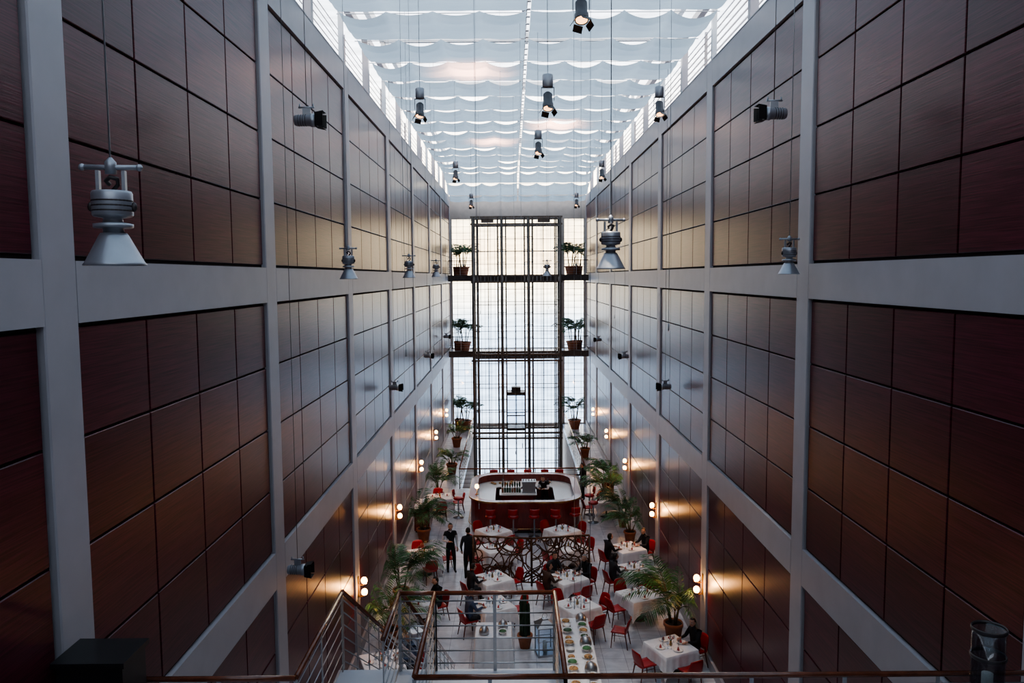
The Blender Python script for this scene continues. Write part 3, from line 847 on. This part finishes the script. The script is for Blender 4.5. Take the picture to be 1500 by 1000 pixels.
def person(name,loc,rz,base,over=None,torso=K_blk,sleeve=None,legs=K_char,hair=K_hd,headyaw=0,long=False,sc=1,fat=1.06):
    J=dict(base); J.update(over or {}); sleeve=sleeve or torso
    keys=list(J); me=bpy.data.meshes.new('tmp')
    me.from_pydata([J[k] for k in keys],[(keys.index(a),keys.index(c)) for a,c,_ in EDG],[])
    ob=bpy.data.objects.new('tmp',me); S.collection.objects.link(ob)
    ob.modifiers.new('s','SKIN')
    sk=me.skin_vertices[0].data
    for i,k in enumerate(keys):
        r=RAD[k.rstrip('LR')]*(fat if k in('pel','sp','ch') else 1.1 if k[:2] in ('sh','el','hi','kn','an') else 1); sk[i].radius=(r,r); sk[i].use_root=(k=='pel')
    ss=ob.modifiers.new('b','SUBSURF'); ss.levels=2
    dg=bpy.context.evaluated_depsgraph_get(); dg.update()
    em=bpy.data.meshes.new_from_object(ob.evaluated_get(dg))
    b=MB(); b.v=[tuple(v.co) for v in em.vertices]
    # 0 torso 1 sleeve 2 skin 3 legs 4 shoe 5 hair 6 eye 7 lip
    lab={'T':0,'A':1,'B':1,'N':2,'H':2,'G':3,'F':4}
    segs=[(Vector(J[a]),Vector(J[c]),l) for a,c,l in EDG]
    for p in em.polygons:
        c=p.center; best=None
        for a,q,l in segs:
            d=q-a; t=clamp((c-a).dot(d)/d.length_squared,0,1); dd=(c-(a+d*t)).length
            if l=='T': dd-=.05
            if best is None or dd<best[0]: best=(dd,l)
        b.face(p.vertices,lab[best[1]],True)
    bpy.data.objects.remove(ob); bpy.data.meshes.remove(me); bpy.data.meshes.remove(em)
    # hands
    for s_,sg in (('L',-1),('R',1)):
        w_=Vector(J['wr'+s_]); h=Vector(J['ha'+s_]); d=(h-w_).normalized()
        side=Vector((0,0,1)).cross(d)
        side=side.normalized() if side.length>.3 else Vector((0,1,0))
        curl=side.cross(d).normalized()
        if curl.z>0: curl=-curl
        for k,ln in enumerate((.062,.075,.07,.055)):
            p=h+side*(-.027+.018*k)
            b.tube([p-d*.01,p+d*ln*.5+curl*.004,p+d*ln*.8+curl*.02,p+d*ln+curl*.035],[.0095,.009,.008,.006],6,2)
        inner=side*(-sg if abs(d.z)<.7 else 1)
        p=w_.lerp(h,.4)+inner*.02
        b.tube([p,p+inner*.03+d*.03,p+inner*.035+d*.06+curl*.012],[.012,.011,.008],6,2)
    # head
    hb=Vector(J['hd']); hm=MB()
    def hf(p,d):
        if d.z<0: p.x*=1-.35*(-d.z)**1.5; p.y=p.y*(1-.22*(-d.z)**1.5)+.012*(-d.z)
        if d.y>.5: p.y-=.008*(d.y-.5)
        return p
    hm.ell((0,0,0),(.076,.098,.118),20,14,2,hf)
    hm.tube([(0,.088,.02),(0,.108,-.018),(0,.112,-.03),(0,.092,-.038)],[.008,.012,.014,.008],8,2)
    for s in (-1,1):
        hm.ell((s*.032,.087,.012),(.014,.008,.009),8,6,8); hm.ell((s*.032,.094,.012),(.006,.004,.006),8,6,6)
        hm.tube([(s*.016,.096,.032),(s*.034,.094,.036),(s*.05,.082,.03)],.004,5,5)
        hm.ell((s*.078,-.005,-.005),(.010,.02,.032),8,6,2)
    hm.tube([(-.024,.086,-.062),(0,.093,-.060),(.024,.086,-.062)],[.004,.007,.004],6,7)
    hm.ell((0,-.008,.012),(.083,.101,.119),24,18,5,None,lambda d:(d.z>.62 or (d.y<.05 and d.z>(-.75 if long else -.38)) or (d.y<.30 and d.z>.2)))
    b.add(hm,Matrix.Translation(hb+Vector((0,.02,.075)))@Matrix.Rotation(headyaw,4,'Z'))
    n=Vector(J['nk']); b.lathe([(.068,-.03),(.064,.015),(.058,.02),(.055,-.01)],14,0 if sleeve==torso else 1,tuple(n))
    return b.build(name,[torso,sleeve,K_skin,legs,K_shoe,hair,K_eye,K_lip,K_white],loc,rz,sc)
person('waiter',(-2.2,26.75,0),pi+.25,STAND,dict(elR=(.25,-.02,1.14),wrR=(.10,.20,1.16),haR=(.03,.24,1.17),knL=(-.12,.06,.49),anL=(-.13,.05,.09),toL=(-.15,.2,.04)),K_blk,K_white,K_blk)
person('man_walking',(-1.55,26.2,0),.1,STAND,dict(elL=(-.25,-.06,1.13),wrL=(-.22,.10,.93),haL=(-.21,.16,.86),knR=(.10,.14,.5),anR=(.10,.10,.09),toR=(.11,.25,.04),anL=(-.10,-.22,.12),toL=(-.11,-.09,.04),knL=(-.10,-.04,.49)),K_char,None,K_blk,fat=1.15)
def sitter(name,x,y,face,**k): 
    return person(name,(x,y,0),face-pi/2,SIT,k.pop('over',None),**k)
def atable(tx,ty,rot,k,dist=.78): 
    a=rot+k*pi/2; return tx+dist*math.cos(a),ty+dist*math.sin(a),a+pi
for (tx,ty,r,k,kw) in (
  (1.70,24.3,32,0,dict(torso=K_blk,hair=K_hg,fat=1.12,headyaw=.3)),(1.70,24.3,32,1,dict(torso=K_char)),(1.70,24.3,32,2,dict(torso=K_brown,long=True,headyaw=-.4)),
  (4.0,27.0,25,0,dict(torso=K_blk,headyaw=.4)),(4.0,27.0,25,2,dict(torso=K_blk,long=True)),(3.95,25.0,20,2,dict(torso=K_char,long=True)),
  (4.05,19.6,25,0,dict(torso=K_blk,headyaw=.3,fat=1.1)),(-2.95,22.5,30,0,dict(torso=K_blk)),(-.60,22.25,28,2,dict(torso=K_blue)),
  (-3.3,18.9,20,0,dict(torso=K_blue,hair=K_hg)),(-.68,24.3,32,2,dict(torso=K_char))):
    x,y,f=atable(tx,ty,R(r),k); sitter('seated_diner',x,y,f,**kw)
person('bartender',(1.38,33.6,0),pi-.35,STAND,dict(ch=(0,.12,1.30),sp=(0,.03,1.12),nk=(0,.2,1.42),hd=(0,.25,1.49),shL=(-.175,.13,1.37),shR=(.175,.13,1.37),elL=(-.24,.25,1.14),wrL=(-.12,.42,1.18),haL=(-.08,.49,1.19),elR=(.24,.25,1.14),wrR=(.12,.42,1.18),haR=(.08,.49,1.19)),K_blk,K_white,K_blk)
person('bar_customer',(3.2,35.4,0),pi/2+.3,STAND,dict(elR=(.25,.03,1.14),wrR=(.15,.27,1.18),haR=(.12,.34,1.22)),K_blk,None,K_char)

# ---------------------------------------------------------------- warm spot lamps added above the sails to imitate sunset patches
for (x,y,e) in ((-1.2,24.5,2600),(1.9,33,3200),(-.8,37,2600)):
    d=bpy.data.lights.new('added_sail_spot','SPOT'); d.energy=e*.8; d.color=(1,.42,.25); d.spot_size=R(80); d.spot_blend=1; d.shadow_soft_size=.5
    o=bpy.data.objects.new('added_sail_spot',d); S.collection.objects.link(o); o.location=(x,y,18.1)

# ---------------------------------------------------------------- camera
cd=bpy.data.cameras.new('camera'); cam=bpy.data.objects.new('camera',cd); S.collection.objects.link(cam)
cd.sensor_width=36; cd.lens=1150/1500*36; cd.clip_end=500
pitch=math.radians(4.74); roll=math.radians(-.42)
cam.matrix_world=Matrix.Translation((0,0,CH))@Matrix.Rotation(pi/2-pitch,4,'X')@Matrix.Rotation(roll,4,'Z')
S.camera=cam
S.view_settings.view_transform='AgX'
S.view_settings.exposure=.45
try: S.view_settings.look='AgX - Medium High Contrast'
except Exception: pass
